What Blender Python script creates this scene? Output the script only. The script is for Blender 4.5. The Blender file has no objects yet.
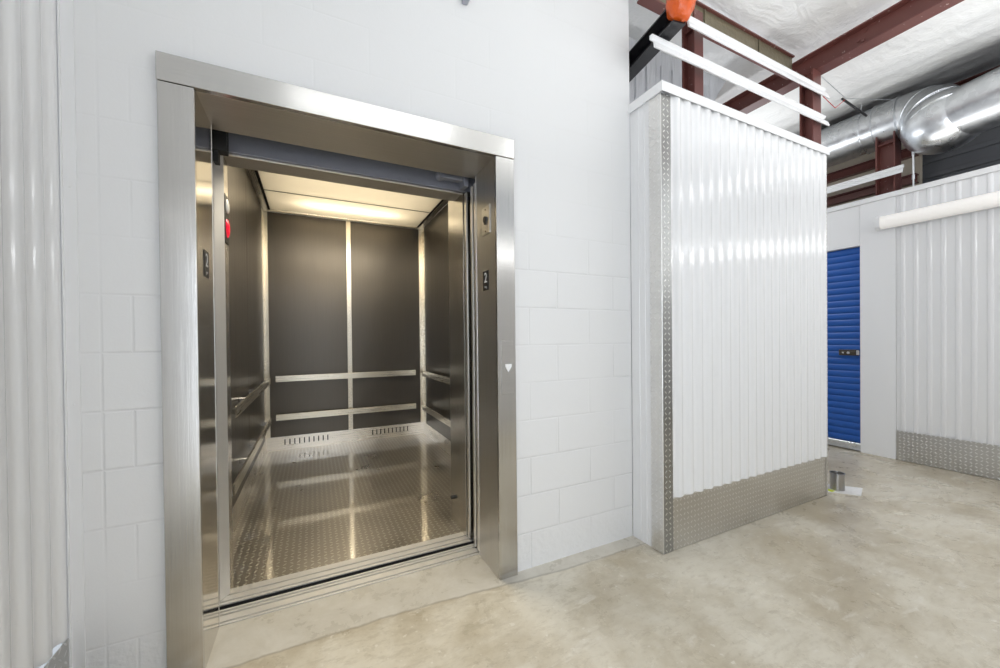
import bpy, bmesh, math, random
from mathutils import Vector, Matrix, noise
random.seed(7)
sc = bpy.context.scene
COL = sc.collection
PI = math.pi

# ------------------------------------------------------------------ materials
def new_mat(name):
    m = bpy.data.materials.new(name); m.use_nodes = True
    nt = m.node_tree
    return m, nt, nt.nodes['Principled BSDF']

class NB:
    """tiny node-expression builder"""
    def __init__(s, nt): s.nt = nt
    def put(s, sock, v):
        if hasattr(v, 'is_output') or isinstance(v, bpy.types.NodeSocket): s.nt.links.new(v, sock)
        else: sock.default_value = v
    def m(s, op, a, b=0.0, c=0.0, clamp=False):
        n = s.nt.nodes.new('ShaderNodeMath'); n.operation = op; n.use_clamp = clamp
        s.put(n.inputs[0], a); s.put(n.inputs[1], b); s.put(n.inputs[2], c)
        return n.outputs[0]
    def xyz(s):
        t = s.nt.nodes.new('ShaderNodeTexCoord')
        g = s.nt.nodes.new('ShaderNodeNewGeometry')
        q = s.nt.nodes.new('ShaderNodeSeparateXYZ'); s.nt.links.new(g.outputs['Position'], q.inputs[0])
        return q.outputs[0], q.outputs[1], q.outputs[2], g.outputs['Position']
    def scaled(s, vec, sx, sy, sz):
        n = s.nt.nodes.new('ShaderNodeVectorMath'); n.operation = 'MULTIPLY'
        s.put(n.inputs[0], vec); n.inputs[1].default_value = (sx, sy, sz); return n.outputs[0]
    def noise(s, vec, scale, detail=3, rough=.55, dist=0.0):
        n = s.nt.nodes.new('ShaderNodeTexNoise'); s.put(n.inputs['Vector'], vec)
        n.inputs['Scale'].default_value = scale; n.inputs['Detail'].default_value = detail
        n.inputs['Roughness'].default_value = rough; n.inputs['Distortion'].default_value = dist
        return n.outputs['Fac']
    def ss(s, x, a, b, lo=0.0, hi=1.0):
        n = s.nt.nodes.new('ShaderNodeMapRange'); n.interpolation_type = 'SMOOTHSTEP'
        s.put(n.inputs[0], x); n.inputs[1].default_value = a; n.inputs[2].default_value = b
        n.inputs[3].default_value = lo; n.inputs[4].default_value = hi; return n.outputs[0]
    def mix(s, f, a, b):
        n = s.nt.nodes.new('ShaderNodeMix'); n.data_type = 'RGBA'
        s.put(n.inputs[0], f)
        for i, v in ((6, a), (7, b)):
            if isinstance(v, tuple): n.inputs[i].default_value = (*v, 1)
            else: s.nt.links.new(v, n.inputs[i])
        return n.outputs[2]
    def bump(s, h, strength, dist, normal=None):
        n = s.nt.nodes.new('ShaderNodeBump'); n.inputs['Strength'].default_value = strength
        n.inputs['Distance'].default_value = dist; s.put(n.inputs['Height'], h)
        if normal is not None: s.nt.links.new(normal, n.inputs['Normal'])
        return n.outputs[0]

def plain(name, col, rough=.5, metal=0.0, spec=.5, emit=None, es=0, bump=None):
    m, nt, b = new_mat(name); b.inputs['Base Color'].default_value = (*col, 1)
    b.inputs['Roughness'].default_value = rough; b.inputs['Metallic'].default_value = metal
    b.inputs['Specular IOR Level'].default_value = spec
    if emit: b.inputs['Emission Color'].default_value = (*emit, 1); b.inputs['Emission Strength'].default_value = es
    if bump:
        k = NB(nt); _, _, _, P = k.xyz()
        nt.links.new(k.bump(k.noise(P, bump[0]), bump[1], bump[2]), b.inputs['Normal'])
    return m

def brushed(name, col, rough=.22, axis='z', amt=.05, metal=1.0, var=.12, rv=.10):
    """brushed metal: fine streaks along one axis"""
    m, nt, b = new_mat(name); k = NB(nt); _, _, _, P = k.xyz()
    sc_ = {'z': (260, 260, 2.2), 'x': (2.2, 260, 260), 'y': (260, 2.2, 260)}[axis]
    f = k.noise(k.scaled(P, *sc_), 1.0, 2)
    f2 = k.noise(P, 2.0, 2)
    c = k.mix(f, tuple(x*(1-var) for x in col), tuple(x*(1+var) for x in col))
    nt.links.new(c, b.inputs['Base Color'])
    nt.links.new(k.m('ADD', k.m('MULTIPLY', f, rv), k.m('ADD', k.m('MULTIPLY', f2, .08), rough-.5*rv-.04)), b.inputs['Roughness'])
    b.inputs['Metallic'].default_value = metal
    nt.links.new(k.bump(f, amt, .004), b.inputs['Normal'])
    return m

def diamond(name, plane, cell, col, rough=.28, height=.0022, strength=.9, spread=(.37, .12), glint=.9, coat=0.0):
    """tread plate: raised lozenges, alternating direction"""
    m, nt, b = new_mat(name); k = NB(nt); x, y, z, P = k.xyz()
    u, v = {'xy': (x, y), 'xz': (x, z), 'yz': (y, z)}[plane]
    u = k.m('DIVIDE', u, cell); v = k.m('DIVIDE', v, cell)
    fu, fv = k.m('FLOOR', u), k.m('FLOOR', v)
    par = k.m('FLOORED_MODULO', k.m('ADD', fu, fv), 2.0)
    s = k.m('SUBTRACT', 1.0, k.m('MULTIPLY', par, 2.0))
    du = k.m('SUBTRACT', k.m('SUBTRACT', u, fu), .5); dv = k.m('SUBTRACT', k.m('SUBTRACT', v, fv), .5)
    sv = k.m('MULTIPLY', dv, s)
    a = k.m('MULTIPLY', k.m('ADD', du, sv), .7071/spread[0]); c = k.m('MULTIPLY', k.m('SUBTRACT', du, sv), .7071/spread[1])
    d = k.m('ADD', k.m('MULTIPLY', a, a), k.m('MULTIPLY', c, c))
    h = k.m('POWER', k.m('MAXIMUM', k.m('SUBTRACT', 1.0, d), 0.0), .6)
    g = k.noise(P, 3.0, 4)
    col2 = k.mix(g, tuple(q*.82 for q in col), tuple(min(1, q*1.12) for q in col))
    col2 = k.mix(k.ss(h, .1, .5, 0, glint), col2, tuple(min(.93, q*2.2) for q in col))   # highlights on the lozenges painted into the base colour
    nt.links.new(col2, b.inputs['Base Color']); b.inputs['Metallic'].default_value = 1.0
    nt.links.new(k.ss(g, .3, .7, rough-.06, rough+.08), b.inputs['Roughness'])
    nt.links.new(k.bump(h, strength, height), b.inputs['Normal'])
    b.inputs['Coat Weight'].default_value = coat; b.inputs['Coat Roughness'].default_value = .07; b.inputs['Coat IOR'].default_value = 2.4
    return m

def mat_block():
    m, nt, b = new_mat('painted_block'); k = NB(nt); x, y, z, P = k.xyz()
    zz = k.m('DIVIDE', k.m('ADD', z, .008), .2); row = k.m('FLOOR', zz)
    fz = k.m('SUBTRACT', zz, row)
    dz = k.m('MULTIPLY', k.m('MINIMUM', fz, k.m('SUBTRACT', 1.0, fz)), .2)
    odd = k.m('FLOORED_MODULO', k.m('ADD', row, 1.0), 2.0)
    uu = k.m('DIVIDE', k.m('ADD', k.m('SUBTRACT', x, 1.217), k.m('MULTIPLY', odd, .18)), .4)
    fx = k.m('FRACT', uu)
    dx = k.m('MULTIPLY', k.m('MINIMUM', fx, k.m('SUBTRACT', 1.0, fx)), .4)
    dx = k.m('ADD', dx, k.m('MULTIPLY', k.m('LESS_THAN', x, -.60), 1.0))
    dc = k.m('ABSOLUTE', k.m('ADD', x, .645))
    w = k.noise(P, 30, 2)
    d = k.m('ADD', k.m('MINIMUM', k.m('MINIMUM', dz, dx), dc), k.m('MULTIPLY', k.m('SUBTRACT', w, .5), .004))
    fill = k.noise(P, 1.7, 2)
    # joints are clogged with paint higher up the wall
    fill = k.m('MULTIPLY', k.ss(fill, .3, .62), k.ss(z, 2.0, 1.3, .22, 1.0))
    j = k.m('MULTIPLY', k.ss(d, .0065, .0005), fill)
    fine = k.noise(P, 160, 3)
    lump = k.noise(P, 38, 3)
    low = k.ss(z, .22, .14)
    h = k.m('SUBTRACT', k.m('ADD', k.m('MULTIPLY', fine, .10), k.m('MULTIPLY', lump, k.m('ADD', .12, k.m('MULTIPLY', low, 1.6)))), j)
    nt.links.new(k.mix(j, (.80, .80, .80), (.745, .745, .745)), b.inputs['Base Color'])
    b.inputs['Roughness'].default_value = .48; b.inputs['Specular IOR Level'].default_value = .35
    nt.links.new(k.bump(h, .42, .005), b.inputs['Normal'])
    return m

def mat_floor():
    m, nt, b = new_mat('polished_concrete'); k = NB(nt); x, y, z, P = k.xyz()
    n1 = k.noise(P, 1.5, 7, .66, .2); n2 = k.noise(P, 5.5, 7, .70, .35); n3 = k.noise(P, 45, 3)
    st = k.noise(k.scaled(P, 1.6, 5.5, 1), 2.2, 6, .68, .4)
    base = k.mix(k.ss(n1, .34, .68), (.44, .375, .265), (.69, .64, .53))
    base = k.mix(k.m('MULTIPLY', k.ss(n2, .50, .72), .60), base, (.70, .655, .56))
    base = k.mix(k.m('MULTIPLY', k.ss(st, .58, .66), .45), base, (.76, .72, .63))
    n4 = k.noise(k.scaled(P, 1.0, 2.6, 1), 11, 5, .75, .3); n5 = k.noise(P, 26, 2)
    base = k.mix(k.m('MULTIPLY', k.ss(n4, .47, .66), .42), base, (.40, .34, .245))
    base = k.mix(k.m('MULTIPLY', k.ss(n5, .66, .72), .5), base, (.80, .76, .68))
    base = k.mix(k.m('MULTIPLY', k.ss(n3, .55, .75), .25), base, (.40, .345, .255))
    # greyer grouted apron along the block wall, ending at a wandering cold joint
    edge = k.m('ADD', k.m('ADD', y, k.m('MULTIPLY', k.ss(x, .2, 1.4), .075)), k.m('MULTIPLY', k.m('SUBTRACT', k.noise(P, 9, 3), .5), .03))
    inap = k.m('MULTIPLY', k.ss(edge, -.006, .006), k.ss(x, 1.95, 1.75))
    base = k.mix(k.m('MULTIPLY', inap, .88), base, k.mix(k.ss(n2, .35, .7), (.56, .525, .45), (.66, .63, .565)))
    crack = k.m('MULTIPLY', k.m('MULTIPLY', k.ss(k.m('ABSOLUTE', edge), .011, .001), k.ss(n2, .30, .50)), k.ss(x, 1.95, 1.75))
    base = k.mix(k.m('MULTIPLY', crack, .45), base, (.20, .17, .13))
    nt.links.new(base, b.inputs['Base Color'])
    nt.links.new(k.ss(n2, .3, .7, .22, .42), b.inputs['Roughness'])
    b.inputs['Specular IOR Level'].default_value = .5
    nt.links.new(k.bump(k.m('ADD', k.m('MULTIPLY', n3, .3), n2), .10, .01), b.inputs['Normal'])
    return m

def mat_vinyl():
    m, nt, b = new_mat('vinyl_insulation'); k = NB(nt); x, y, z, P = k.xyz()
    w = k.noise(k.scaled(P, 2.2, 5, 3), 1.0, 4, .6, 2.0); w2 = k.noise(P, 6, 4, .6, 2.0)
    nt.links.new(k.mix(w2, (.80, .80, .79), (.88, .88, .87)), b.inputs['Base Color'])
    b.inputs['Roughness'].default_value = .30
    nt.links.new(k.bump(k.m('ADD', w, k.m('MULTIPLY', w2, .5)), .30, .05), b.inputs['Normal'])
    return m

def mat_galv():
    m, nt, b = new_mat('galvanised_steel'); k = NB(nt); x, y, z, P = k.xyz()
    v = nt.nodes.new('ShaderNodeTexVoronoi'); v.inputs['Scale'].default_value = 26; nt.links.new(P, v.inputs['Vector'])
    q = nt.nodes.new('ShaderNodeSeparateColor'); nt.links.new(v.outputs['Color'], q.inputs[0])
    n1 = k.noise(P, 7, 4, .6, 1.0)
    nt.links.new(k.mix(q.outputs[0], (.70, .72, .74), (.82, .84, .86)), b.inputs['Base Color'])
    nt.links.new(k.ss(n1, .3, .7, .26, .42), b.inputs['Roughness']); b.inputs['Metallic'].default_value = 1
    nt.links.new(k.bump(n1, .10, .02), b.inputs['Normal'])
    return m

def mat_iron():
    m, nt, b = new_mat('red_oxide_steel'); k = NB(nt); x, y, z, P = k.xyz()
    n1 = k.noise(P, 6, 4); n2 = k.noise(P, 40, 2)
    c = k.mix(n1, (.105, .034, .028), (.165, .055, .046))
    c = k.mix(k.m('MULTIPLY', k.ss(n2, .70, .74), .6), c, (.55, .45, .40))
    nt.links.new(c, b.inputs['Base Color']); b.inputs['Roughness'].default_value = .42
    return m

def mat_laminate():
    m, nt, b = new_mat('dark_bronze_panel'); k = NB(nt); x, y, z, P = k.xyz()
    f = k.noise(k.scaled(P, 420, 420, 3.5), 1.0, 2, .5)
    g = k.noise(k.scaled(P, 40, 40, .8), 1.0, 2)
    nt.links.new(k.mix(f, (.112, .101, .089), (.140, .128, .113)), b.inputs['Base Color'])
    b.inputs['Metallic'].default_value = .75
    nt.links.new(k.ss(k.m('ADD', f, g), .7, 1.3, .29, .35), b.inputs['Roughness'])
    nt.links.new(k.bump(f, .03, .004), b.inputs['Normal'])
    return m

M = {}
M['white_metal'] = plain('white_ribbed_metal', (.80, .80, .805), .11, 0, .5)
M['white_trim'] = plain('white_trim_metal', (.82, .82, .825), .35)
M['block'] = mat_block()
M['floor'] = mat_floor()
M['vinyl'] = mat_vinyl()
M['galv'] = mat_galv()
M['iron'] = mat_iron()
M['laminate'] = mat_laminate()
M['steel_z'] = brushed('brushed_steel_upright', (.60, .585, .56), .20, 'z')
M['steel_x'] = brushed('brushed_steel_across', (.62, .605, .58), .20, 'x', .035)
M['jamb'] = brushed('brushed_steel_jamb', (.66, .645, .62), .12, 'z', .02, rv=.03)
M['soffit'] = brushed('brushed_steel_soffit', (.66, .635, .60), .40, 'x', .02, rv=.05)
M['jamb_soft'] = brushed('brushed_steel_jamb_soft', (.66, .65, .63), .36, 'z', .02, rv=.05)
M['rail'] = brushed('satin_steel_rail', (.76, .71, .61), .28, 'y', .02)
M['rail_x'] = brushed('satin_steel_rail_across', (.76, .71, .61), .28, 'x', .02)
M['kick'] = brushed('satin_steel_kick', (.82, .78, .72), .28, 'x', .02)
M['sill'] = plain('extruded_aluminium', (.82, .81, .79), .42, .8)
M['tread_floor'] = diamond('tread_plate_floor', 'xy', .034, (.44, .41, .355), .33, .0026, .9, coat=.85, glint=.55)
M['tread_front'] = diamond('tread_plate_front', 'xz', .030, (.62, .60, .565), .33, glint=.55)
M['tread_side'] = diamond('tread_plate_side', 'yz', .030, (.60, .595, .58), .33, glint=.6)
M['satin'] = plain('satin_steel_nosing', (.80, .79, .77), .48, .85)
M['tread_shaded'] = diamond('tread_plate_shaded', 'xz', .030, (.36, .36, .35), .33, glint=.9)  # darker base puts shade on the corner guard's front flange
M['tread_lit'] = diamond('tread_plate_lit', 'yz', .030, (.80, .79, .77), .36, glint=.4)  # paler base puts light on the corner guard's side flange
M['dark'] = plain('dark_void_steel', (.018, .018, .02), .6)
M['hanger'] = plain('blue_grey_galvanised', (.40, .41, .47), .38, .4, bump=(60, .2, .01))
M['black'] = plain('black_paint', (.012, .012, .013), .35)
M['black_rail'] = plain('black_steel', (.02, .02, .022), .38, .2)
M['white_mark'] = plain('white_lettering', (.85, .85, .85), .5)
M['plate'] = brushed('light_steel_plate', (.80, .79, .77), .3, 'z', .02)
M['chrome'] = plain('bright_steel', (.68, .67, .66), .14, 1.0)
M['stub'] = plain('turned_steel', (.42, .41, .40), .30, 1.0)
M['blue'] = plain('blue_enamel', (.010, .085, .36), .32, 0, .5)
M['dark_steel'] = plain('dark_weathered_steel', (.10, .085, .065), .4, .8)
M['ceil_panel'] = None
M['orange'] = plain('orange_vinyl', (.66, .10, .01), .28, 0, .5, bump=(14, .6, .03))
M['infill'] = None
M['grey_metal'] = plain('charcoal_sheet_steel', (.24, .245, .26), .40, .4)
M['olive'] = plain('galvanised_girder_web', (.20, .17, .11), .42, .5, bump=(30, .3, .02))
M['tan'] = plain('aged_insulation_face', (.52, .45, .36), .5, bump=(6, .6, .05))
M['paper'] = plain('white_card', (.80, .79, .77), .6)
M['yellow'] = plain('yellow_green_ink', (.62, .72, .02), .6)
M['lens_white'] = plain('clear_lens', (.80, .80, .78), .15)
M['lens_red'] = plain('red_lens', (.75, .012, .035), .15, emit=(1, .02, .06), es=.45)
M['rubber'] = plain('dark_grey_rubber', (.03, .03, .03), .6)
M['red'] = plain('red_enamel', (.60, .015, .015), .25)
M['prismatic'] = plain('lit_prismatic_lens', (.85, .83, .80), .35, emit=(1, .95, .90), es=.22, bump=(120, .4, .01))
M['lamp'] = plain('lit_tube', (.9, .9, .9), .5, emit=(1, .97, .93), es=14)

m, nt, b = new_mat('infill_vinyl'); k = NB(nt); x, y, z, P = k.xyz()
w = k.noise(k.scaled(P, 22, 6, 1.0), 1.0, 4, .6, .8)
nt.links.new(k.mix(w, (.50, .51, .54), (.66, .67, .69)), b.inputs['Base Color']); b.inputs['Roughness'].default_value = .4
nt.links.new(k.bump(w, .7, .05), b.inputs['Normal']); M['infill'] = m

m, nt, b = new_mat('frosted_ceiling_panel'); k = NB(nt)
nt.nodes.remove(b); out = nt.nodes['Material Output']
d_ = nt.nodes.new('ShaderNodeBsdfDiffuse'); d_.inputs[0].default_value = (.86, .83, .76, 1)
t_ = nt.nodes.new('ShaderNodeBsdfTranslucent'); t_.inputs[0].default_value = (.92, .88, .80, 1)
mx = nt.nodes.new('ShaderNodeMixShader'); mx.inputs[0].default_value = .55
nt.links.new(d_.outputs[0], mx.inputs[1]); nt.links.new(t_.outputs[0], mx.inputs[2]); nt.links.new(mx.outputs[0], out.inputs[0])
M['ceil_panel'] = m

# ------------------------------------------------------------------ objects
ORG = {}
def tag(o, label, cat, group=None):
    o['label'] = label; o['category'] = cat
    if group: o['group'] = group
    return o

def thing(name, label, cat, loc, group=None):
    o = bpy.data.objects.new(name, None); COL.objects.link(o)
    o.location = loc; o.empty_display_size = .1
    ORG[o.name] = Vector(loc)
    return tag(o, label, cat, group)

def obj(name, bm, mats, parent=None, smooth=None, label=None, kind=None):
    """link a bmesh whose vertices are in world coordinates"""
    bmesh.ops.recalc_face_normals(bm, faces=bm.faces)
    if parent is not None: org = ORG[parent.name]
    else:
        xs = [v.co.x for v in bm.verts]; ys = [v.co.y for v in bm.verts]; zs = [v.co.z for v in bm.verts]
        org = Vector(((min(xs)+max(xs))/2, (min(ys)+max(ys))/2, min(zs)))
    bmesh.ops.translate(bm, verts=bm.verts, vec=-org)
    me = bpy.data.meshes.new(name); bm.to_mesh(me); bm.free()
    for mm in (mats if isinstance(mats, (list, tuple)) else [mats]): me.materials.append(mm)
    o = bpy.data.objects.new(name, me); COL.objects.link(o)
    if parent is not None: o.parent = parent
    else: o.location = org
    ORG[o.name] = org
    if smooth is not None:
        for p in me.polygons: p.use_smooth = True
        me.set_sharp_from_angle(angle=math.radians(smooth))
    if label: o['label'] = label
    if kind: o['kind'] = kind
    return o

def struct(name, bm, mats, parent=None, smooth=None):
    return obj(name, bm, mats, parent, smooth, kind='structure')

def B(): return bmesh.new()

def box(bm, x0, x1, y0, y1, z0, z1, bev=0.0, mi=0, seg=1):
    r = bmesh.ops.create_cube(bm, size=1.0)
    vs = r['verts']
    for v in vs:
        v.co = Vector((x0 if v.co.x < 0 else x1, y0 if v.co.y < 0 else y1, z0 if v.co.z < 0 else z1))
    fs = list({f for v in vs for f in v.link_faces})
    for f in fs: f.material_index = mi
    if bev:
        es = list({e for v in vs for e in v.link_edges})
        bmesh.ops.bevel(bm, geom=es, offset=bev, segments=seg, affect='EDGES', material=mi)
    return bm

def extrude(bm, prof, axis, a0, a1, mi=0):
    """closed 2-D profile (list of pairs) swept along one axis. x:(y,z) y:(x,z) z:(x,y)"""
    def P(p, t):
        return {'x': Vector((t, p[0], p[1])), 'y': Vector((p[0], t, p[1])), 'z': Vector((p[0], p[1], t))}[axis]
    A = [bm.verts.new(P(p, a0)) for p in prof]; C = [bm.verts.new(P(p, a1)) for p in prof]
    n = len(prof); fs = []
    for i in range(n): fs.append(bm.faces.new((A[i], A[(i+1) % n], C[(i+1) % n], C[i])))
    fs.append(bm.faces.new(A[::-1])); fs.append(bm.faces.new(C))
    for f in fs: f.material_index = mi
    return bm

def tube(bm, pts, r, n=16, cap=True, mi=0):
    """mitred tube along a polyline; r scalar or list"""
    pts = [Vector(p) for p in pts]; R = r if isinstance(r, (list, tuple)) else [r]*len(pts)
    rings = []
    t0 = (pts[1]-pts[0]).normalized()
    up = Vector((0, 0, 1)) if abs(t0.z) < .9 else Vector((1, 0, 0))
    nrm = (up - t0*up.dot(t0)).normalized()
    for i, p in enumerate(pts):
        a = (pts[i]-pts[i-1]).normalized() if i > 0 else t0
        c = (pts[i+1]-pts[i]).normalized() if i < len(pts)-1 else a
        t = (a+c).normalized()
        nrm = (nrm - t*nrm.dot(t)).normalized()
        bi = t.cross(nrm)
        k = 1/max(.5, math.sqrt((1+a.dot(c))/2))
        # stretch in the bend plane
        bend = (c-a)
        ring = []
        for j in range(n):
            th = 2*PI*j/n
            d = nrm*math.cos(th)+bi*math.sin(th)
            if bend.length > 1e-5:
                bd = (bend - t*bend.dot(t)).normalized(); d = d + bd*(d.dot(bd))*(k-1)
            ring.append(bm.verts.new(p+d*R[i]))
        rings.append(ring)
    for i in range(len(rings)-1):
        for j in range(n):
            f = bm.faces.new((rings[i][j], rings[i][(j+1) % n], rings[i+1][(j+1) % n], rings[i+1][j])); f.material_index = mi
    if cap:
        bm.faces.new(rings[0][::-1]).material_index = mi; bm.faces.new(rings[-1]).material_index = mi
    return bm

def lathe(bm, prof, cx, cy, n=28, mi=0):
    """(r,z) profile about a vertical axis"""
    rings = [[bm.verts.new((cx+r*math.cos(2*PI*j/n), cy+r*math.sin(2*PI*j/n), z)) for j in range(n)] for r, z in prof]
    for i in range(len(rings)-1):
        for j in range(n):
            bm.faces.new((rings[i][j], rings[i][(j+1) % n], rings[i+1][(j+1) % n], rings[i+1][j])).material_index = mi
    return bm, rings

def ribbed(bm, axis, u0, u1, face, out, back, z0, z1, pitch=.0889, depth=.016, k=2.2, u_ref=0.0, n=14, duty=0.0):
    """ribbed sheet with real thickness: runs along axis ('x' or 'y'), proud of coordinate 'face' by 'out' direction"""
    N = max(4, int(round((u1-u0)/pitch*n))); prof = []
    for i in range(N+1):
        u = u0+(u1-u0)*i/N
        c = math.cos(2*PI*(u-u_ref)/pitch)
        h = .5+.5*math.tanh(k*(c+duty))/math.tanh(k*(1+abs(duty)))
        prof.append((u, face+out*depth*h))
    if axis == 'x': poly = prof+[(u1, back), (u0, back)]
    else: poly = [(p[1], p[0]) for p in prof]+[(back, u1), (back, u0)]
    return extrude(bm, poly, 'z', z0, z1)

# ------------------------------------------------------------------ measures
XL, XLI, XRI, XR = -.481, -.376, .838, .941      # door frame
HI, HO = 2.151, 2.25
WY = .0233                                       # block wall face
XC, YB, XE, HB = 1.764, -.205, 3.527, 2.65       # ribbed partition
XW, HW = 5.16, 2.638                             # right-hand wall
XLW = -.733                                      # left-hand wall
CX0, CX1, CY1, CH = -.478, 1.298, 3.213, 2.68    # lift car
YO = -2.95                                       # wall across the landing
ceil_z = lambda x: 3.40+.15*max(0, x-3.5)

# ------------------------------------------------------------------ the setting
bm = B(); box(bm, -.9, 8.5, -3.3, .268, -.12, 0.0); box(bm, XC-.02, 8.5, .268, 4.2, -.12, 0.0)
struct('floor', bm, M['floor'])

# painted block wall around the lift opening
bm = B()
ox0, ox1, oz = XL+.02, XR-.02, HO-.02
x0, x1, z1 = XLW-.02, XC, 3.6
prof = [(x0, 0), (ox0, 0), (ox0, oz), (ox1, oz), (ox1, 0), (x1, 0), (x1, z1), (x0, z1)]
extrude(bm, prof, 'y', WY, WY+.2)
box(bm, XC-.08, XC, WY+.2, 3.6, 0, 3.6)
struct('wall_back', bm, M['block'])

# left ribbed wall with its corner trim and tread-plate kick plate
bm = B(); ribbed(bm, 'y', -3.2, WY-.0145, XLW-.016, 1, XLW-.08, .262, 3.3, u_ref=-.262)
struct('wall_left', bm, M['white_metal'], smooth=40)
bm = B()
extrude(bm, [(XLW+.002, WY-.0005), (XLW+.002, WY-.014), (XLW+.005, WY-.014), (XLW+.005, WY-.004), (-.697, WY-.004), (-.697, WY-.0005)], 'z', 0, 3.3)
for z in (.30, 1.02, 1.74): box(bm, -.716, -.709, WY-.0065, WY-.004, z, z+.007, .0015)
struct('trim_1', bm, M['white_trim'])

# right-hand wall: flat panels, ribbed sheet, cap
bm = B()
ribbed(bm, 'y', -3.2, -.078, XW, -1, XW+.05, 0.0, HW-.052, depth=.009, k=5.0, u_ref=-.123, n=32, duty=-.55)
struct('wall_right', bm, M['white_metal'], smooth=35)
bm = B(); box(bm, XW-.016, XW+.05, -.076, .1955, 0, HW-.052, .002)
struct('trim_2', bm, M['white_trim'])
bm = B(); box(bm, XW-.010, XW+.05, .198, 1.5, 2.165, HW-.052, .002); box(bm, XW-.010, XW+.05, 1.5, 3.6, 0, HW-.052)
struct('trim_3', bm, M['white_trim'])
bm = B(); box(bm, XW-.022, XW+.055, -3.2, 3.6, HW-.05, HW, .002)
struct('trim_4', bm, M['white_trim'])

# blue roll-up door
bm = B()
prof = []
n = 30
for i in range(n*8+1):
    z = .085+(2.16-.085)*i/(n*8)
    prof.append((XW+.030-.012*abs(math.sin(PI*i/8))**.6, z))
prof += [(XW+.048, 2.16), (XW+.048, .085)]
extrude(bm, prof, 'y', .20, 1.48)
d1 = struct('door_1', bm, M['blue'], smooth=40)
bm = B(); box(bm, XW+.005, XW+.045, .20, 1.48, .012, .083, .004); box(bm, XW-.004, XW+.02, .20, 1.48, .012, .024)
o = struct('bottom_bar', bm, M['galv'], d1)
bm = B(); box(bm, XW+.001, XW+.017, .215, .385, 1.012, 1.075, .004); box(bm, XW-.016, XW+.002, .235, .36, 1.028, 1.058, .004)
o = struct('latch', bm, M['dark_steel'], d1)
bm = B(); box(bm, XW-.034, XW-.016, .2, .225, 1.02, 1.07, .004); tube(bm, [(XW-.03, .29, 1.043), (XW-.012, .29, 1.043)], .014, 12); tube(bm, [(XW-.03, .335, 1.043), (XW-.012, .335, 1.043)], .009, 10)
o = struct('lock_bolt', bm, M['chrome'], d1)

# storage unit enclosure in ribbed sheet
bm = B(); ribbed(bm, 'x', XC+.077, XE-.02, YB-.001, -1, YB+.05, .305, HB-.006, depth=.018, k=1.5, u_ref=1.897)
struct('wall_front', bm, M['white_metal'], smooth=40)
bm = B(); box(bm, XC+.003, XC+.05, YB+.05, WY-.0005, 0, HB-.05)
for t in (.07, .115, .16): box(bm, XC+.0002, XC+.004, YB+t, YB+t+.010, .004, HB-.055, .001)
box(bm, XE-.06, XE-.004, YB+.05, 1.6, 0, HB-.05)
struct('wall_side', bm, M['white_metal'])
bm = B()
extrude(bm, [(XC-.012, YB-.026), (XE+.010, YB-.026), (XE+.010, 1.6), (XE-.05, 1.6), (XE-.05, YB+.045), (XC+.05, YB+.045), (XC+.05, WY-.001), (XC-.012, WY-.001)], 'z', HB-.004, HB)
box(bm, XC-.012, XE+.010, YB-.026, YB-.023, HB-.055, HB-.004); box(bm, XC-.012, XC-.009, YB-.023, WY-.001, HB-.055, HB-.004); box(bm, XE+.007, XE+.010, YB-.023, 1.6, HB-.055, HB-.004)
struct('trim_5', bm, M['white_trim'])

# wall across the landing and the far enclosing surfaces
bm = B(); ribbed(bm, 'x', XLW-.08, XW+.05, YO, 1, YO-.05, 0, 2.64, depth=.014, k=4, n=10)
struct('wall_far', bm, M['white_metal'], smooth=40)
bm = B()
nx, ny = 150, 120
grid = {}
for i in range(nx+1):
    for j in range(ny+1):
        x = -1.0+9.5*i/nx; y = -3.4+8.0*j/ny
        z = ceil_z(x)
        if x > 3.4:
            t = ((x-3.5) % 2.4)/2.4
            z -= .085*math.sin(PI*min(1, max(0, t)))**2 if x > 3.5 else 0
        z += .03*(noise.noise(Vector((x*1.6, y*.9, 3.1))))+.018*noise.noise(Vector((x*7, y*3.0, 1.7)))
        grid[i, j] = bm.verts.new((x, y, z+.075))
for i in range(nx):
    for j in range(ny):
        bm.faces.new((grid[i, j], grid[i+1, j], grid[i+1, j+1], grid[i, j+1]))
fs = list(bm.faces)
r = bmesh.ops.extrude_face_region(bm, geom=fs)
bmesh.ops.translate(bm, verts=[v for v in r['geom'] if isinstance(v, bmesh.types.BMVert)], vec=(0, 0, .10))
struct('ceiling', bm, M['vinyl'], smooth=60)

# vinyl-faced infill wall behind the storage unit
bm = B()
prof = [(XC+.005, 0), (2.86, 0), (2.86, 3.0), (3.12, 3.36), (XC+.005, 3.36)]
extrude(bm, prof, 'y', .30, .36)
for i in range(9):
    x = XC+.06+i*.13+random.uniform(-.02, .02)
    tube(bm, [(x, .30, 2.3), (x+.015, .296, 2.8), (x+.01, .298, 3.25)], [.004, .012, .005], 8)
struct('wall_infill', bm, M['infill'], smooth=40)

bm = B(); box(bm, 6.25, 6.32, -3.3, 4.2, 0, 3.9)
for i in range(9): box(bm, 6.215, 6.25, -3.3, 4.2, 2.3+i*.17, 2.3+i*.17+.05, .004)
struct('wall_outer', bm, M['grey_metal'])

# ------------------------------------------------------------------ tread plates
def screw_row(bm, pts, ax):
    for p in pts:
        tube(bm, [Vector(p), Vector(p)+Vector(ax)*.003], .006, 8)

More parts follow.
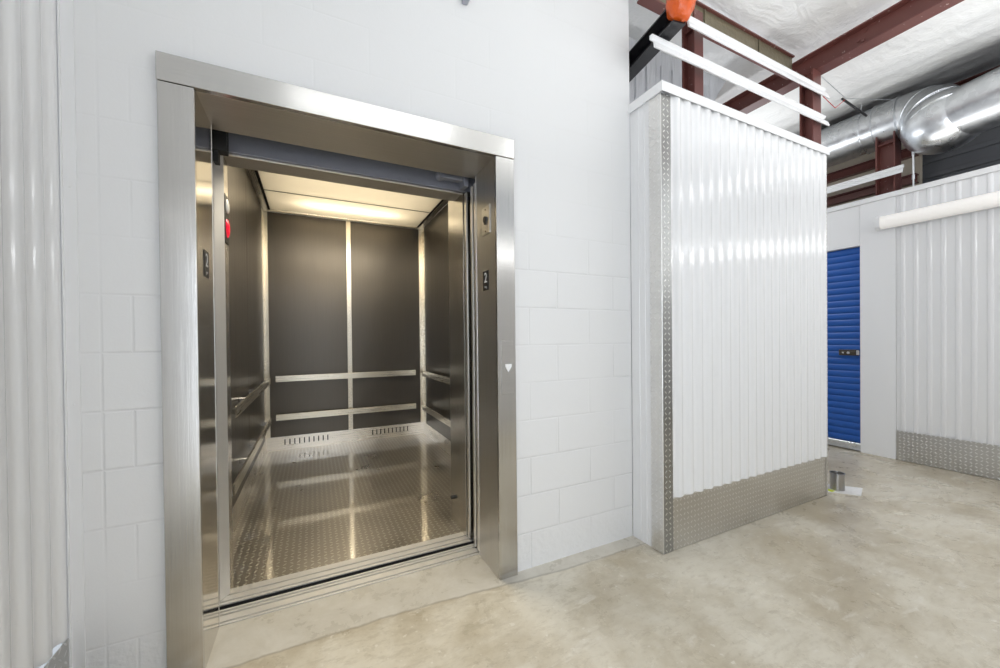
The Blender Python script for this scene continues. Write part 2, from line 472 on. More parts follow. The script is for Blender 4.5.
bm = B(); box(bm, XLW, XLW+.004, -3.0, WY-.018, .002, .262, .001)
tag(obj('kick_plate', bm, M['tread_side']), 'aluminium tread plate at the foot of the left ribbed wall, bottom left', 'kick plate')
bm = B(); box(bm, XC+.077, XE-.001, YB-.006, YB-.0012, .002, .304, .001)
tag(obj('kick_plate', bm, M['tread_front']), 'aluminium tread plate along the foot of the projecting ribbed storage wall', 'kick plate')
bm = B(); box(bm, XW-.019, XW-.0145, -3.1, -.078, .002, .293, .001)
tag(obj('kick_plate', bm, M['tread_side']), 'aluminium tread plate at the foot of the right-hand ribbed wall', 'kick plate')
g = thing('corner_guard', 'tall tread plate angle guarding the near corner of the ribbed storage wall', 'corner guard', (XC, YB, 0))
bm = B(); box(bm, XC, XC+.076, YB-.008, YB-.004, .002, HB-.056, .001); obj('front_flange', bm, M['tread_shaded'], g)
bm = B(); box(bm, XC-.003, XC+.001, YB-.008, YB+.078, .002, HB-.056, .001); obj('side_flange', bm, M['tread_lit'], g)
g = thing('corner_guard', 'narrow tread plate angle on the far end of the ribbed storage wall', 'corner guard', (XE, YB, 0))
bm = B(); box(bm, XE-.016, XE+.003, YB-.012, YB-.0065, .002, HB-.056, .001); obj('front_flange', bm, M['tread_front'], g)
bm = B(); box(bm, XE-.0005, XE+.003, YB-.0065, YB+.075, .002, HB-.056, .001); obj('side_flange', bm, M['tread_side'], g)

# ------------------------------------------------------------------ lift entrance frame
fr = thing('elevator_door_frame', 'brushed steel elevator door frame set in the white block wall', 'door frame', (.23, .1, 0))
def jamb(xo, xi):
    bm = B(); s = 1 if xi > xo else -1
    a, b_ = min(xo, xi), max(xo, xi)
    box(bm, a, b_, 0.0, .016, 0, HI-.0015, .0015)
    return bm
bm = jamb(XL, XLI); box(bm, XL, XL+.003, .016, WY, 0, HI-.0015)
lj = obj('jamb', bm, M['steel_z'], fr)
bm = jamb(XRI, XR); box(bm, XR-.003, XR, .016, WY, 0, HI-.0015)
rj = obj('jamb', bm, M['steel_z'], fr)
bm = B(); box(bm, XLI-.004, XLI, .0165, .267, 0, HI-.0015); box(bm, XLI-.05, XLI-.004, .262, .267, 0, HI)
obj('jamb_return', bm, M['jamb'], fr)
bm = B(); box(bm, XRI, XRI+.004, .0165, .267, 0, HI-.0015); box(bm, XRI+.004, XRI+.05, .262, .267, 0, HI)
obj('jamb_return', bm, M['jamb_soft'], fr)
bm = B(); box(bm, XL-.002, XR+.002, -.003, WY, HI, HO, .0015)
obj('header', bm, M['steel_x'], fr)
bm = B(); box(bm, XLI-.06, XRI+.06, WY, .308, HI, HI+.005)
box(bm, XLI-.06, XRI+.06, .302, .308, HI+.005, HI+.04)
obj('header_soffit', bm, M['soffit'], fr)
bm = B(); box(bm, XLI-.0001, XLI+.0012, .262, .2675, .001, HI-.002); box(bm, XRI-.0012, XRI+.0001, .262, .2675, .001, HI-.002)
obj('edge_bead', bm, M['plate'], fr)

bm = B(); box(bm, XLI-.046, XLI-.036, .2685, .418, .006, HI-.02, .001)
obj('strike_plate', bm, M['steel_z'], fr)

# call station on the right jamb
cp = thing('call_panel', 'flush steel call panel with down arrow button on the right door jamb', 'call panel', (.893, -.001, .944))
bm = B(); box(bm, .857, .929, -.0022, -.0001, .944, 1.221, .0008)
for z in (.955, 1.21): tube(bm, [(.893, -.0030, z), (.893, -.0018, z)], .003, 10)
obj('face_plate', bm, M['steel_x'], cp)
bm = B(); extrude(bm, [(.878, 1.098), (.914, 1.098), (.914, 1.085), (.896, 1.056), (.878, 1.085)], 'y', -.0050, -.0021)
obj('button', bm, M['white_mark'], cp, label='white down arrow button')

def text_mesh(s, size):
    c = bpy.data.curves.new('t', 'FONT'); c.body = s; c.size = size; c.extrude = .0006; c.align_x = 'CENTER'; c.align_y = 'CENTER'
    o = bpy.data.objects.new('t', c); COL.objects.link(o)
    dg = bpy.context.evaluated_depsgraph_get(); me = bpy.data.meshes.new_from_object(o.evaluated_get(dg))
    bpy.data.objects.remove(o); bpy.data.curves.remove(c)
    bm = B(); bm.from_mesh(me); bpy.data.meshes.remove(me); return bm

def floor_sign(x, nx, yc, zc, label):
    s = thing('floor_number_sign', label, 'sign', (x, yc, zc-.05))
    bm = B(); a, b_ = sorted((x, x+nx*.0025)); box(bm, a, b_, yc-.037, yc+.037, zc-.052, zc+.052, .0008)
    obj('plate', bm, M['black'], s)
    bm = text_mesh('2', .075)
    mtx = Matrix.Translation((x+nx*.003, yc, zc+.012)) @ (Matrix.Rotation(-PI/2, 4, 'Z') if nx < 0 else Matrix.Rotation(PI/2, 4, 'Z')) @ Matrix.Rotation(PI/2, 4, 'X')
    bm.transform(mtx); obj('numeral', bm, M['white_mark'], s)
    bm = B()
    for dy, dz in ((-.008, 0), (-.008, -.006), (.006, 0)):
        tube(bm, [(x+nx*.0025, yc+dy, zc-.034+dz), (x+nx*.0042, yc+dy, zc-.034+dz)], .0028, 8)
    obj('braille', bm, M['white_mark'], s)
floor_sign(XRI, -1, .135, 1.54, 'black floor number 2 sign on the right door jamb')
floor_sign(XLI, 1, .137, 1.535, 'black floor number 2 sign on the left door jamb')

kp = thing('key_switch', 'pale steel key switch plate above the number sign on the right jamb', 'key switch', (XRI-.003, .122, 1.79))
bm = B(); box(bm, XRI-.004, XRI-.0002, .072, .176, 1.782, 1.932, .001); obj('plate', bm, M['plate'], kp)
bm = B(); tube(bm, [(XRI-.012, .125, 1.862), (XRI-.004, .125, 1.862)], .017, 20); tube(bm, [(XRI-.010, .125, 1.845), (XRI-.004, .125, 1.845)], .011, 14); obj('lock_barrel', bm, M['black'], kp)
for z in (1.80, 1.915):
    bm = B(); tube(bm, [(XRI-.0062, .125, z), (XRI-.0035, .125, z)], .004, 10); obj('screw', bm, M['dark_steel'], kp)

# landing sill and lift doors (parked in the right-hand pocket)
def sill(bm, x0, x1, y0, y1, grooves, h=.028):
    top = 0.004; prof = [(y0, top-h), (y0, top)]
    for g0 in grooves: prof += [(g0-.007, top), (g0-.007, top-.012), (g0+.007, top-.012), (g0+.007, top)]
    prof += [(y1, top), (y1, top-h)]
    extrude(bm, prof, 'x', x0, x1)
    return bm
bm = B(); sill(bm, XLI-.05, XRI+.6, .269, .384, (.287, .340, .366))
tag(obj('elevator_sill', bm, M['sill']), 'grooved aluminium landing sill between concrete and running gap', 'sill')
def door_panel(y0, y1, label, x0=XRI+.001, x1=1.55, ztop=2.118):
    t = thing('elevator_door', label, 'elevator door', (x0+.3, (y0+y1)/2, .012))
    bm = B(); box(bm, x0+.004, x1, y0, y1, .012, ztop, .001); obj('panel', bm, M['steel_z'], t)
    bm = B(); box(bm, x0-.004, x0+.004, y0-.001, y1+.001, .012, ztop, .004); obj('edge_strip', bm, M['plate'], t)
    bm = B(); box(bm, x0+.002, x0+.10, (y0+y1)/2-.004, (y0+y1)/2+.004, -.003, .012); obj('door_guide', bm, M['rubber'], t)
door_panel(.274, .300, 'brushed steel elevator door edge next to the right jamb return', XRI+.004)
door_panel(.327, .353, 'middle elevator door edge, just before the black running gap', XRI+.004)
door_panel(.428, .462, 'elevator door edge beyond the black running gap, nearest the car', XRI+.008, 1.62)

# dark hoistway lining around the doorway, added to stop light leaking in
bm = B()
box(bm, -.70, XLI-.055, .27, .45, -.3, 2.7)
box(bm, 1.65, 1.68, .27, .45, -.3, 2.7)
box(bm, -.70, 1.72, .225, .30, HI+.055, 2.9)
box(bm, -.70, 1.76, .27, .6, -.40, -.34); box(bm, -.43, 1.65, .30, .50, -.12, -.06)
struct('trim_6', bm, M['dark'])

# ------------------------------------------------------------------ the lift car
car = thing('elevator_car', 'open elevator car with dark panelled walls and tread plate floor', 'elevator', (.41, 1.8, 0))
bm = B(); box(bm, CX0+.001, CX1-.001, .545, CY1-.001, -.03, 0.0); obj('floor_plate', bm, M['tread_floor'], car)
bm = B(); sill(bm, XLI-.06, XRI+.6, .420, .5445, (.445, .493)); obj('car_sill', bm, M['sill'], car)
bm = B(); box(bm, XLI-.06, XRI+.6, .415, .4195, -.10, .0); obj('sill_gap_shade', bm, M['dark'], car)  # black strip added so the running gap looks shaded
# walls
W0, W1 = .152, CH-.012
def slab(name, x0, x1, y0, y1, z0=W0, z1=W1, mat='laminate', bev=.0015):
    bm = B(); box(bm, x0, x1, y0, y1, z0, z1, bev); return obj(name, bm, M[mat], car)
slab('wall_panel', CX0+.02, .378, CY1, CY1+.03)
slab('wall_panel', .425, CX1-.02, CY1, CY1+.03)
slab('wall_panel', CX0-.03, CX0, 2.002, CY1-.02)
slab('wall_panel', CX0-.03, CX0, .604, 1.998)
slab('wall_panel', CX1, CX1+.03, 2.002, CY1-.02)
slab('wall_panel', CX1, CX1+.03, .76, 1.998)
bm = B(); box(bm, .376, .427, CY1-.006, CY1+.02, W0, W1, .002); obj('joint_strip', bm, M['rail'], car)
for s, xx in ((1, CX0), (-1, CX1)):
    bm = B(); a, b_ = sorted((xx+s*.004, xx+s*.042)); box(bm, a, b_, CY1-.005, CY1+.01, W0, W1, .001)
    a, b_ = sorted((xx-s*.01, xx+s*.005)); box(bm, a, b_, CY1-.13, CY1-.005, W0, W1, .001)
    obj('corner_strip', bm, M['rail'], car)
# kick plates with ventilation slots
def slotted(bm, u0, u1, slots, mk, z0=0.0, z1=W0-.001, s0=.055, s1=.118):
    cuts = sorted(slots); u = u0
    for a in cuts:
        mk(bm, u, a-.006, z0, z1); mk(bm, a-.006, a+.006, z0, s0); mk(bm, a-.006, a+.006, s1, z1); u = a+.006
    mk(bm, u, u1, z0, z1)
def back_piece(bm, a, b_, z0, z1): box(bm, a, b_, CY1-.004, CY1, z0, z1)
bm = B(); slotted(bm, CX0, CX1, [-.296+.0491*i for i in range(10)]+[.654+.0479*i for i in range(10)], back_piece); obj('kick_plate', bm, M['kick'], car)
bm = B(); box(bm, CX0, CX1, CY1+.012, CY1+.03, 0, W0-.002); obj('vent_backing', bm, M['dark'], car)
sl = [.95+.05*i for i in range(9)]+[1.75+.05*i for i in range(5)]+[2.12+.05*i for i in range(5)]+[2.62+.06*i for i in range(6)]
bm = B(); slotted(bm, .76, CY1-.004, sl, lambda bm, a, b_, z0, z1: box(bm, CX1-.004, CX1, a, b_, z0, z1)); obj('kick_plate', bm, M['kick'], car)
bm = B(); box(bm, CX1+.012, CX1+.03, .76, CY1, 0, W0-.002); obj('vent_backing', bm, M['dark'], car)
bm = B(); slotted(bm, .604, CY1-.004, sl, lambda bm, a, b_, z0, z1: box(bm, CX0, CX0+.004, a, b_, z0, z1)); obj('kick_plate', bm, M['kick'], car)
bm = B(); box(bm, CX0-.03, CX0-.012, .66, CY1, 0, W0-.002); obj('vent_backing', bm, M['dark'], car)
# handrails: flat bars on stand-off brackets, two to a wall
RH = .034
for zc in (.808, .378):
    bm = B(); box(bm, -.375, 1.185, CY1-.062, CY1-.050, zc-RH, zc+RH, .002); h = obj('handrail', bm, M['rail_x'], car)
    for x in (-.33, .05, .75, 1.14):
        bm = B(); box(bm, x-.02, x+.02, CY1-.051, CY1-.001, zc-.016, zc+.016, .002); obj('bracket', bm, M['rail'], h)
    for xw, s in ((CX0, 1), (CX1, -1)):
        y0 = (1.0 if zc > .6 else .90) if s > 0 else .90
        bm = B(); a, b_ = sorted((xw+s*.056, xw+s*.068)); box(bm, a, b_, y0, 3.02, zc-RH, zc+RH, .002); h = obj('handrail', bm, M['rail'], car)
        for y in (y0+.03, 1.52, 2.02, 2.86):
            bm = B(); a, b_ = sorted((xw+s*.001, xw+s*.058)); box(bm, a, b_, y-.025, y+.025, zc-.014, zc+.020, .002); obj('bracket', bm, M['chrome'], h)
# front returns either side of the car doorway, transom over it
bm = B(); extrude(bm, [(CX0-.03, .455), (-.408, .455), (XLI, .500), (XLI, .600), (CX0-.03, .600)], 'z', 0, W1); obj('front_return', bm, M['steel_z'], car)
bm = B(); extrude(bm, [(-.4135, .4545), (-.4075, .4535), (XLI+.0012, .4985), (XLI+.001, .503), (XLI, .503), (XLI, .4995), (-.408, .4545)], 'z', .006, 2.12); obj('nosing', bm, M['satin'], car)
bm = B(); box(bm, XRI, CX1+.03, .474, .755, 0, W1, .002); obj('front_return', bm, M['steel_z'], car)
bm = B(); box(bm, XLI, XRI, .475, .625, 2.122, W1, .002); obj('transom', bm, M['soffit'], car)
bm = B(); tube(bm, [(XLI, .478, 2.122), (XRI, .478, 2.122)], .006, 10); obj('transom_bead', bm, M['plate'], car)
bm = B(); box(bm, -.62, 1.70, .456, .474, 2.128, 2.60, .001); obj('hanger_cover', bm, M['hanger'], car)
bm = B(); box(bm, -.405, -.345, .39, .45, 2.10, 2.215, .003); box(bm, -.398, -.378, .40, .447, 2.05, 2.10, .002); obj('door_stop', bm, M['rubber'], car)
bm = B(); box(bm, .665, .80, .36, .40, 2.150, 2.192, .004); tube(bm, [(.672, .35, 2.172), (.672, .41, 2.172)], .026, 16); box(bm, .80, .83, .35, .43, 2.12, 2.2, .003)
obj('roller_bracket', bm, M['hanger'], car)
bm = B(); tube(bm, [(XRI-.02, .70, .17), (XRI, .70, .17)], .012, 12); obj('door_bumper', bm, M['rubber'], car)
# ceiling of frosted panels in a steel rim
seams = [.70, 1.62, 2.545, CY1-.045]
for i in range(3):
    bm = B(); box(bm, CX0+.075, CX1-.075, seams[i]+.006, seams[i+1]-.006, CH, CH+.006, .001)
    obj('ceiling_panel', bm, M['ceil_panel'], car)
bm = B()
for y in seams[1:3]: box(bm, CX0+.06, CX1-.06, y-.007, y+.007, CH-.001, CH+.02)
for xx in (CX0+.064, CX1-.064): box(bm, xx-.012, xx+.012, .66, CY1-.04, CH-.0005, CH+.02)
obj('ceiling_gap_shade', bm, M['dark'], car)  # dark strips laid in the panel gaps to stand for their shade
for s, xx in ((1, CX0), (-1, CX1)):
    bm = B(); a, b_ = sorted((xx-s*.005, xx+s*.052)); box(bm, a, b_, .64, CY1-.04, CH-.010, CH+.012, .003); obj('ceiling_rim', bm, M['rail'], car)
bm = B(); box(bm, CX0-.005, CX1+.005, CY1-.040, CY1+.005, CH-.010, CH+.012, .003); tube(bm, [(.4, CY1-.03, CH-.016), (.4, CY1-.03, CH-.008)], .006, 8); obj('ceiling_rim', bm, M['rail_x'], car)
bm = B()
box(bm, CX0-.04, CX1+.04, .47, CY1+.04, 2.95, 2.97); box(bm, CX0-.04, CX0-.03, .47, CY1+.04, W1, 2.95); box(bm, CX1+.03, CX1+.04, .47, CY1+.04, W1, 2.95)
box(bm, CX0-.04, CX1+.04, CY1+.03, CY1+.04, W1, 2.95); box(bm, CX0-.04, CX1+.04, .627, .64, W1, 2.95)
obj('lamp_box', bm, M['white_trim'], car)
# direction lantern on the left return
bm = B(); box(bm, XLI, XLI+.004, .506, .598, 1.712, 1.945, .001); ln = obj('direction_lantern', bm, M['black'], car)
def lens(zc, h, w, d, up):
    bm = B(); bmesh.ops.create_uvsphere(bm, u_segments=20, v_segments=14, radius=1.0)
    for v in bm.verts:
        t = v.co.z*(1 if up else -1)
        v.co = Vector((XLI+.004+v.co.x*d, .553+v.co.y*w*(1-.35*t), zc+v.co.z*h))
    return bm
obj('lens', lens(1.895, .036, .034, .010, True), M['lens_white'], ln, 60, label='clear up lens')
obj('lens', lens(1.785, .046, .036, .011, False), M['lens_red'], ln, 60, label='red down lens')

# ------------------------------------------------------------------ steel overhead
def ibeam(bm, axis, a0, a1, cu, cv, h, w, tf=.012, tw=.010):
    """I section: cu = centre across, cv = bottom height"""
    p = [(-w/2, 0), (w/2, 0), (w/2, tf), (tw/2, tf), (tw/2, h-tf), (w/2, h-tf), (w/2, h), (-w/2, h), (-w/2, h-tf), (-tw/2, h-tf), (-tw/2, tf), (-w/2, tf)]
    return extrude(bm, [(cu+x, cv+z) for x, z in p], axis, a0, a1)
def column(cx, cy, z1, d, w, label, z0=0.0):
    t = thing('steel_column', label, 'column', (cx, cy, 0))
    bm = B(); tf, tw = .012, .010
    p = [(-d/2, -w/2), (d/2, -w/2), (d/2, -w/2+tf), (tw/2, -w/2+tf), (tw/2, w/2-tf), (d/2, w/2-tf), (d/2, w/2), (-d/2, w/2), (-d/2, w/2-tf), (-tw/2, w/2-tf), (-tw/2, -w/2+tf), (-d/2, -w/2+tf)]
    extrude(bm, [(cx+x, cy+y) for x, y in p], 'z', z0+.015, z1); obj('shaft', bm, M['iron'], t)
    bm = B(); box(bm, cx-d/2-.02, cx+d/2+.02, cy-w/2-.02, cy+w/2+.02, z0, z0+.015); obj('base_plate', bm, M['iron'], t)
    bm = B(); box(bm, cx-d/2+.015, cx+d/2-.015, cy-w/2+.004, cy+w/2-.004, z1-.10, z1-.09); obj('stiffener', bm, M['iron'], t)
column(2.17, -.105, 3.245, .080, .09, 'red oxide steel post over the storage wall, nearer the elevator of the two crossed by white girts')
column(3.455, -.145, 3.239, .112, .09, 'red oxide steel post at the far end of the storage wall, under the main beam')
column(5.40, .06, 3.30, .15, .15, 'red oxide steel column rising behind the right-hand wall')
bm = B(); ibeam(bm, 'y', -3.2, 3.6, 3.5, 3.240, .15, .11, .010)
for y, z in ((-.43, 3.30), (-.47, 3.345), (-.455, 3.285)): box(bm, 3.488, 3.496, y, y+.016, z, z+.014)
bm.verts.ensure_lookup_table()
tag(obj('steel_beam', bm, M['iron']), 'long red oxide beam running out to the top edge of the photo', 'beam')
bm = B(); ibeam(bm, 'y', -3.2, 3.6, 5.88, 3.620, .13, .11, .010)
tag(obj('steel_beam', bm, M['iron']), 'dark red beam above the duct at the right edge', 'beam')
gd = thing('steel_girder', 'ribbed galvanised girder between the two columns over the storage wall', 'girder', (2.6, -.05, 3.2))
sl_ = math.atan2(.06, 1.2)
def tilt(bm):
    for v in bm.verts: v.co.z += 0.0
    return bm
bm = B(); box(bm, 1.79, 3.39, -.056, -.046, 3.262, 3.395)
for i in range(2): box(bm, 2.35+i*.6, 2.362+i*.6, -.064, -.056, 3.264, 3.393, .002)
obj('web', tilt(bm), M['olive'], gd)
bm = B(); box(bm, 1.79, 3.39, -.084, -.018, 3.250, 3.262); obj('flange', tilt(bm), M['iron'], gd)
bm = B(); box(bm, 1.79, 3.39, -.074, -.028, 3.395, 3.405); obj('flange', tilt(bm), M['iron'], gd)
# purlins and old insulation face in the next bay
for i, (x, z) in enumerate(((5.99, 3.20), (5.99, 2.90))):
    bm = B(); ibeam(bm, 'y', .02, 3.6, x, z, .10, .08)
    tag(obj('purlin', bm, M['iron']), ('dark red purlin under the duct, the upper of two behind the right wall', 'dark red purlin just above the right wall, the lower of two')[i], 'purlin', 'purlins in the far bay')
bm = B(); box(bm, 6.0305, 6.07, .0, 3.6, 0, 3.46, .01)
tag(obj('insulation_sheet', bm, M['tan']), 'aged tan insulation facing behind the purlins over the blue door', 'insulation')

# white girts
def girt(axis, a0, a1, y, z0, h, label, face=-1):
    bm = B(); t = .003
    w = .045
    # W-shaped flashing: top lip, upper face, central crease, lower face
    p = [(0, h), (-.020, h), (-.022, h-.010), (-.006, h-.022), (-.034, h*.42), (-.044, .004), (-.040, 0), (-.030, .004), (-.026, h*.42), (0, h-.022)]
    if face > 0: p = [(-a, c) for a, c in p]
    extrude(bm, [(y+a, z0+c) for a, c in p], axis, a0, a1)
    return tag(obj('white_girt', bm, M['white_trim']), label, 'girt', 'white metal girts')
girt('x', 1.70, 3.53, -.193, 2.812, .088, 'lower white girt crossing both columns above the storage wall')
girt('x', 1.975, 3.53, -.193, 3.022, .088, 'upper white girt crossing both columns above the storage wall')
girt('y', -.085, 1.6, 5.318, 2.842, .085, 'white girt running away beside the column behind the right wall')

# black channel with an orange cover, poking past the block wall corner
bc = thing('black_channel', 'black steel channel with a glossy orange end cover, top centre', 'channel', (1.83, -.1, 2.95))
bm = B()
q0, q1 = Vector((1.895, .28, 2.985)), Vector((1.785, -.32, 2.965))
dirv = (q1-q0).normalized(); side = dirv.cross(Vector((0, 0, 1))).normalized(); upv = side.cross(dirv)
prof = [(-.04, -.055), (.04, -.055), (.04, -.047), (-.032, -.047), (-.032, .047), (.04, .047), (.04, .055), (-.04, .055)]
A = [bm.verts.new(q0+side*a+upv*c) for a, c in prof]; C = [bm.verts.new(q1+side*a+upv*c) for a, c in prof]
for i in range(8): bm.faces.new((A[i], A[(i+1) % 8], C[(i+1) % 8], C[i]))
bm.faces.new(A[::-1]); bm.faces.new(C)
obj('channel', bm, M['black_rail'], bc)
bm = B(); bmesh.ops.create_uvsphere(bm, u_segments=28, v_segments=18, radius=1)
for v in bm.verts:
    p = v.co.copy(); r_ = 1+.16*noise.noise(p*2.2)
    v.co = q1+Vector((.012, -.0, .07))+Vector((p.x*.075, p.y*.075, p.z*.12))*r_
obj('cover', bm, M['orange'], bc, 60, label='crumpled orange cover')
bm = B(); tube(bm, [q1+Vector((-.005, -.055, .095)), q1+Vector((-.008, -.085, .11))], .022, 16); obj('pipe_end', bm, M['black_rail'], bc)

# small grey fitting high on the block wall
ff = thing('conduit_fitting', 'small grey conduit fitting at the top edge above the elevator', 'fitting', (.69, .01, 2.86))
bm = B(); box(bm, .672, .702, -.02, WY, 2.862, 2.96, .004); obj('body', bm, M['hanger'], ff)
bm = B(); tube(bm, [(.687, .002, 2.96), (.687, .002, 3.4)], .011, 12); obj('conduit', bm, M['galv'], ff)

# ------------------------------------------------------------------ duct
dk = thing('air_duct', 'large round galvanised air duct with an elbow above the right wall', 'duct', (5.45, 0, 3.0))
R1 = .222
bm = B(); tube(bm, [(5.50, 2.6, 3.43), (5.50, .16, 3.455)], R1, 40); obj('straight_section', bm, M['galv'], dk, 30)
bm = B(); tube(bm, [(5.50, .158, 3.455), (5.50, -.02, 3.455)], R1+.006, 40); obj('sleeve', bm, M['galv'], dk, 30)
g1 = [(5.50, -.02, 3.455), (5.495, -.13, 3.45), (5.43, -.25, 3.385), (5.30, -.36, 3.205), (5.215, -.70, 3.225), (5.15, -3.0, 3.50)]
bm = B(); tube(bm, g1[:2]+[(5.4625, -.19, 3.4175)], R1, 40); obj('elbow_gore', bm, M['galv'], dk, 30)
bm = B(); tube(bm, [(5.4625, -.19, 3.4175), g1[2], (5.39, -.285, 3.33)], R1+.004, 40); obj('elbow_gore', bm, M['galv'], dk, 30)
# rounded heel of the elbow, pressed in gores
HC, HR = Vector(g1[3]), (.262, .290, .275)
bm = B(); bmesh.ops.create_uvsphere(bm, u_segments=48, v_segments=28, radius=1.0)
for v in bm.verts: v.co = HC+Vector((v.co.x*HR[0], v.co.y*HR[1], v.co.z*HR[2]))
obj('elbow_heel', bm, M['galv'], dk, 30)
bm = B(); tube(bm, [(5.285, -.40, 3.213), g1[4], g1[5]], .226, 40); obj('straight_section', bm, M['galv'], dk, 30)
def bead(p, d, r):
    bm = B(); p = Vector(p); d = Vector(d).normalized()
    tube(bm, [p-d*.008, p-d*.003, p+d*.003, p+d*.008], [r+.001, r+.007, r+.007, r+.001], 40); obj('seam_bead', bm, M['galv'], dk, 40)
bead((5.50, .16, 3.455), (0, 1, 0), R1+.004); bead((5.50, -.02, 3.455), (0, 1, 0), R1+.006)
bead((5.4625, -.19, 3.4175), (-.065, -.12, -.065), R1+.003); bead((5.39, -.285, 3.33), (-.10, -.09, -.13), R1+.008)
bead((5.29, -.375, 3.195), (-.10, -.04, -.16), .270)
bm = B(); tube(bm, [(5.5+math.sin(t)*(R1+.004), .262, 3.455+math.cos(t)*(R1+.004)) for t in [2*PI*i/36 for i in range(37)]], .004, 6); tube(bm, [(5.36, .262, 3.62), (5.36, .262, 3.76)], .006, 6)
obj('hanger_strap', bm, M['galv'], dk)

tb = thing('turnbuckle_wire', 'thin wire with black turnbuckle strung from the column to the duct', 'wire', (4.5, 0, 3.3))
bm = B(); tube(bm, [(3.50, -.12, 3.33), (4.62, .10, 3.50), (5.3, -.02, 3.60)], .003, 6); obj('wire', bm, M['galv'], tb)
bm = B(); tube(bm, [(4.50, .08, 3.455), (4.86, .035, 3.36)], .010, 8); obj('turnbuckle', bm, M['black'], tb)
bm = B(); tube(bm, [(3.56, -.15, 3.26), (3.60, -.15, 3.16), (3.75, -.10, 3.17), (4.3, .05, 3.30), (4.52, .07, 3.44)], .003, 6)
tag(obj('cable', bm, M['red']), 'thin red cable looping from the column beside the main beam', 'cable')
bm = B(); tube(bm, [(5.30, -.155, .0), (5.30, -.155, 3.0)], .008, 12)
for z in (2.75, 2.98): tube(bm, [(5.30, -.155, z), (5.30, -.155, z+.04)], .012, 12)
tag(obj('conduit', bm, M['galv']), 'galvanised conduit standing in front of the column behind the right wall', 'conduit')

# ------------------------------------------------------------------ wall light, stub post, extinguisher
wl = thing('strip_light', 'long white wraparound strip light high on the right ribbed wall', 'light fixture', (XW-.05, -.9, 2.30))
bm = B(); box(bm, XW-.045, XW-.0146, -1.9, .045, 2.28, 2.412, .004); obj('housing', bm, M['white_trim'], wl)
bm = B()
prof = [(XW-.046, 2.284), (XW-.066, 2.287), (XW-.085, 2.308), (XW-.089, 2.345), (XW-.085, 2.382), (XW-.066, 2.404), (XW-.046, 2.408)]
extrude(bm, prof, 'y', -1.88, .015); obj('lens', bm, M['prismatic'], wl, 50)
bm = B(); extrude(bm, [(XW-.0165, 2.276), (XW-.07, 2.276), (XW-.096, 2.303), (XW-.1, 2.345), (XW-.096, 2.388), (XW-.07, 2.415), (XW-.0165, 2.415)], 'y', .0145, .05); obj('end_cap', bm, M['white_trim'], wl)

bm = B(); extrude(bm, [(3.60, -.16), (3.74, -.335), (3.94, -.27), (3.80, -.10)], 'z', .0005, .004)
box(bm, 3.632, 3.68, -.20, -.155, .0041, .0050, mi=1)
tag(obj('floor_card', bm, [M['paper'], M['yellow']]), 'white card with yellow corner mark under the steel stub', 'card')
st = thing('pipe_stub', 'short bright steel pipe stub standing on the white card', 'pipe', (3.76, -.19, .005))
bm = B(); _, rings = lathe(bm, [(.039, .0055), (.046, .0055), (.046, .126), (.048, .128), (.048, .136), (.042, .136), (.040, .122), (.039, .0055)], 3.735, -.19, 36)
obj('sleeve', bm, M['stub'], st, 40)
bm = B(); tube(bm, [(3.735, -.19, .012), (3.735, -.19, .118)], .0385, 28); obj('core', bm, M['dark_steel'], st)

# ------------------------------------------------------------------ lamps of the landing (behind the camera) and added fill lights
def lamp(x, y, z, label, n):
    t = thing('ceiling_strip_light', label, 'light fixture', (x, y, z))
    return t
def area(name, loc, rot, sx, sy, power, col=(1, .97, .94)):
    l = bpy.data.lights.new(name, 'AREA'); l.shape = 'RECTANGLE'; l.size = sx; l.size_y = sy; l.energy = power; l.color = col
    o = bpy.data.objects.new(name, l); COL.objects.link(o); o.location = loc; o.rotation_euler = rot; return o
# wall-mounted strip lights across the landing, facing the lift
COOL = (.965, .985, 1.0)
for x, e in ((.1, 5.5), (2.1, 2.0), (4.1, 6.5)):
    area('strip_lamp', (x, YO+.10, 2.36), (PI/2, 0, 0), 1.5, .07, e*.9, COOL)
# the same lamps on the right-hand wall nearer the camera, facing back along the landing
area('strip_lamp', (XW-.10, -2.1, 2.36), (0, PI/2, 0), .07, 1.3, 9, COOL)
area('strip_lamp', (4.5, -1.9, 3.05), (0, PI/2, 0), .06, 1.2, 5, COOL)
# rows of hung lamps above the landing
for x in (.5, 2.3, 4.2):
    area('hung_lamp', (x, -1.5, 3.05), (0, 0, 0), 1.25, .09, 2.2, COOL)
area('ceiling_fill', (2.9, -1.9, 2.2), (PI, 0, 0), 4.0, 1.6, 39, COOL)  # broad fill sheet added to even out the light, no fixture there
area('ceiling_fill', (4.9, -.75, 2.72), (PI, 0, 0), .25, 1.2, 1.8, COOL)  # small added fill to brighten the ceiling near the duct
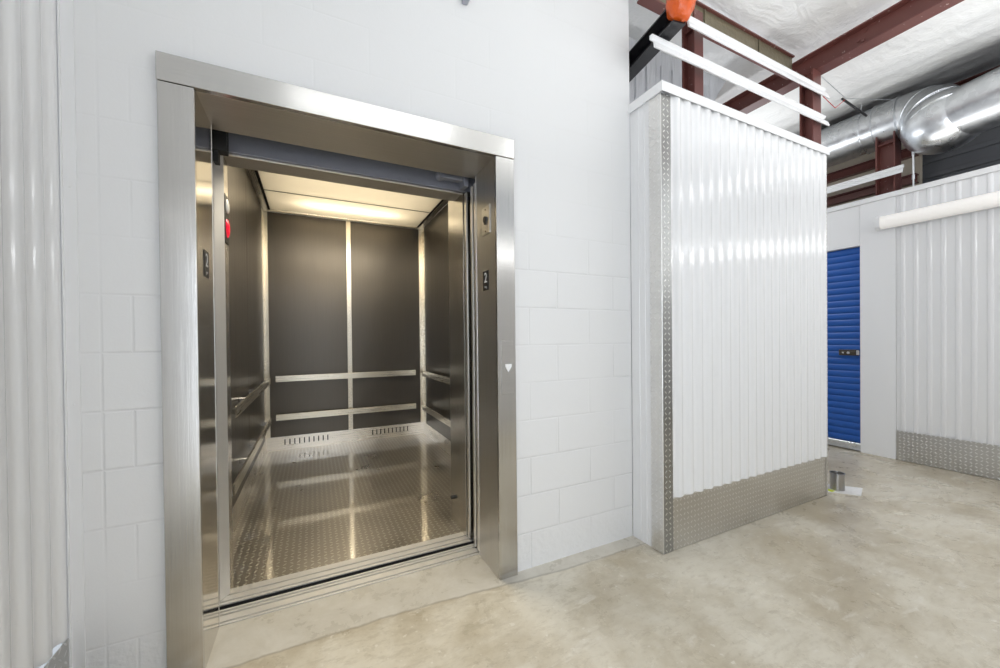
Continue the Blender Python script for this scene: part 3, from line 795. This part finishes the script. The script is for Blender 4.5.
# cool daylight fill added on the left behind the camera; its doorway is invented
area('daylight_fill', (XLW+.03, -2.55, 1.05), (0, -PI/2, 0), 2.0, .75, 32, (.82, .90, 1.0))
area('bay_fill_down', (4.35, 1.6, 2.9), (0, 0, 0), .3, 1.3, 10, COOL)  # added fill for the overhead steel, not a known lamp
area('bay_fill_up', (4.35, 1.2, 2.7), (PI, 0, 0), .3, 1.3, 10, COOL)  # added upward fill for the same bay
area('unit_fill', (2.6, .1, 2.2), (PI, 0, 0), .8, .25, 4, COOL)  # unseen fill added inside the storage unit to light what is above
# lift lamps: a tube and a tray above the frosted ceiling, an unseen fill light added in the front bay
WARM = (1, .91, .74)
area('car_tube', (.41, 2.83, CH+.13), (0, 0, 0), 1.0, .05, 4.2, WARM)
area('car_tray', (.41, 1.95, 2.94), (0, 0, 0), 1.4, 2.2, 20, WARM)
area('car_fill', (.41, 1.15, CH-.006), (0, 0, 0), 1.3, .6, 40, WARM)

w = bpy.data.worlds.new('world'); w.use_nodes = True; sc.world = w
w.node_tree.nodes['Background'].inputs[0].default_value = (.85, .92, 1, 1); w.node_tree.nodes['Background'].inputs[1].default_value = .6

# ------------------------------------------------------------------ camera
F, YAW, PITCH, ROLL = 382.153, .4556, -.0076, -.0102
fw = Vector((math.sin(YAW)*math.cos(PITCH), math.cos(YAW)*math.cos(PITCH), math.sin(PITCH)))
r0 = Vector((math.cos(YAW), -math.sin(YAW), 0)); u0 = r0.cross(fw)
r2 = r0*math.cos(ROLL)+u0*math.sin(ROLL); u2 = -r0*math.sin(ROLL)+u0*math.cos(ROLL)
cd = bpy.data.cameras.new('camera'); cd.sensor_width = 36; cd.lens = F*36/1000; cd.shift_y = 8.066/1000; cd.clip_start = .02
co = bpy.data.objects.new('camera', cd); COL.objects.link(co)
mt = Matrix((r2, u2, -fw)).transposed().to_4x4(); mt.translation = Vector((0, -1.7375, 1.2255)); co.matrix_world = mt
sc.camera = co

sc.view_settings.view_transform = 'Standard'; sc.view_settings.look = 'None'; sc.view_settings.gamma = 1.0
sc.view_settings.use_curve_mapping = False; sc.view_settings.exposure = 0.16
c = sc.cycles
c.use_denoising = True; c.use_adaptive_sampling = False; c.max_bounces = 10; c.diffuse_bounces = 5; c.glossy_bounces = 6; c.transmission_bounces = 6
c.sample_clamp_indirect = 6.0; c.caustics_reflective = False; c.caustics_refractive = False
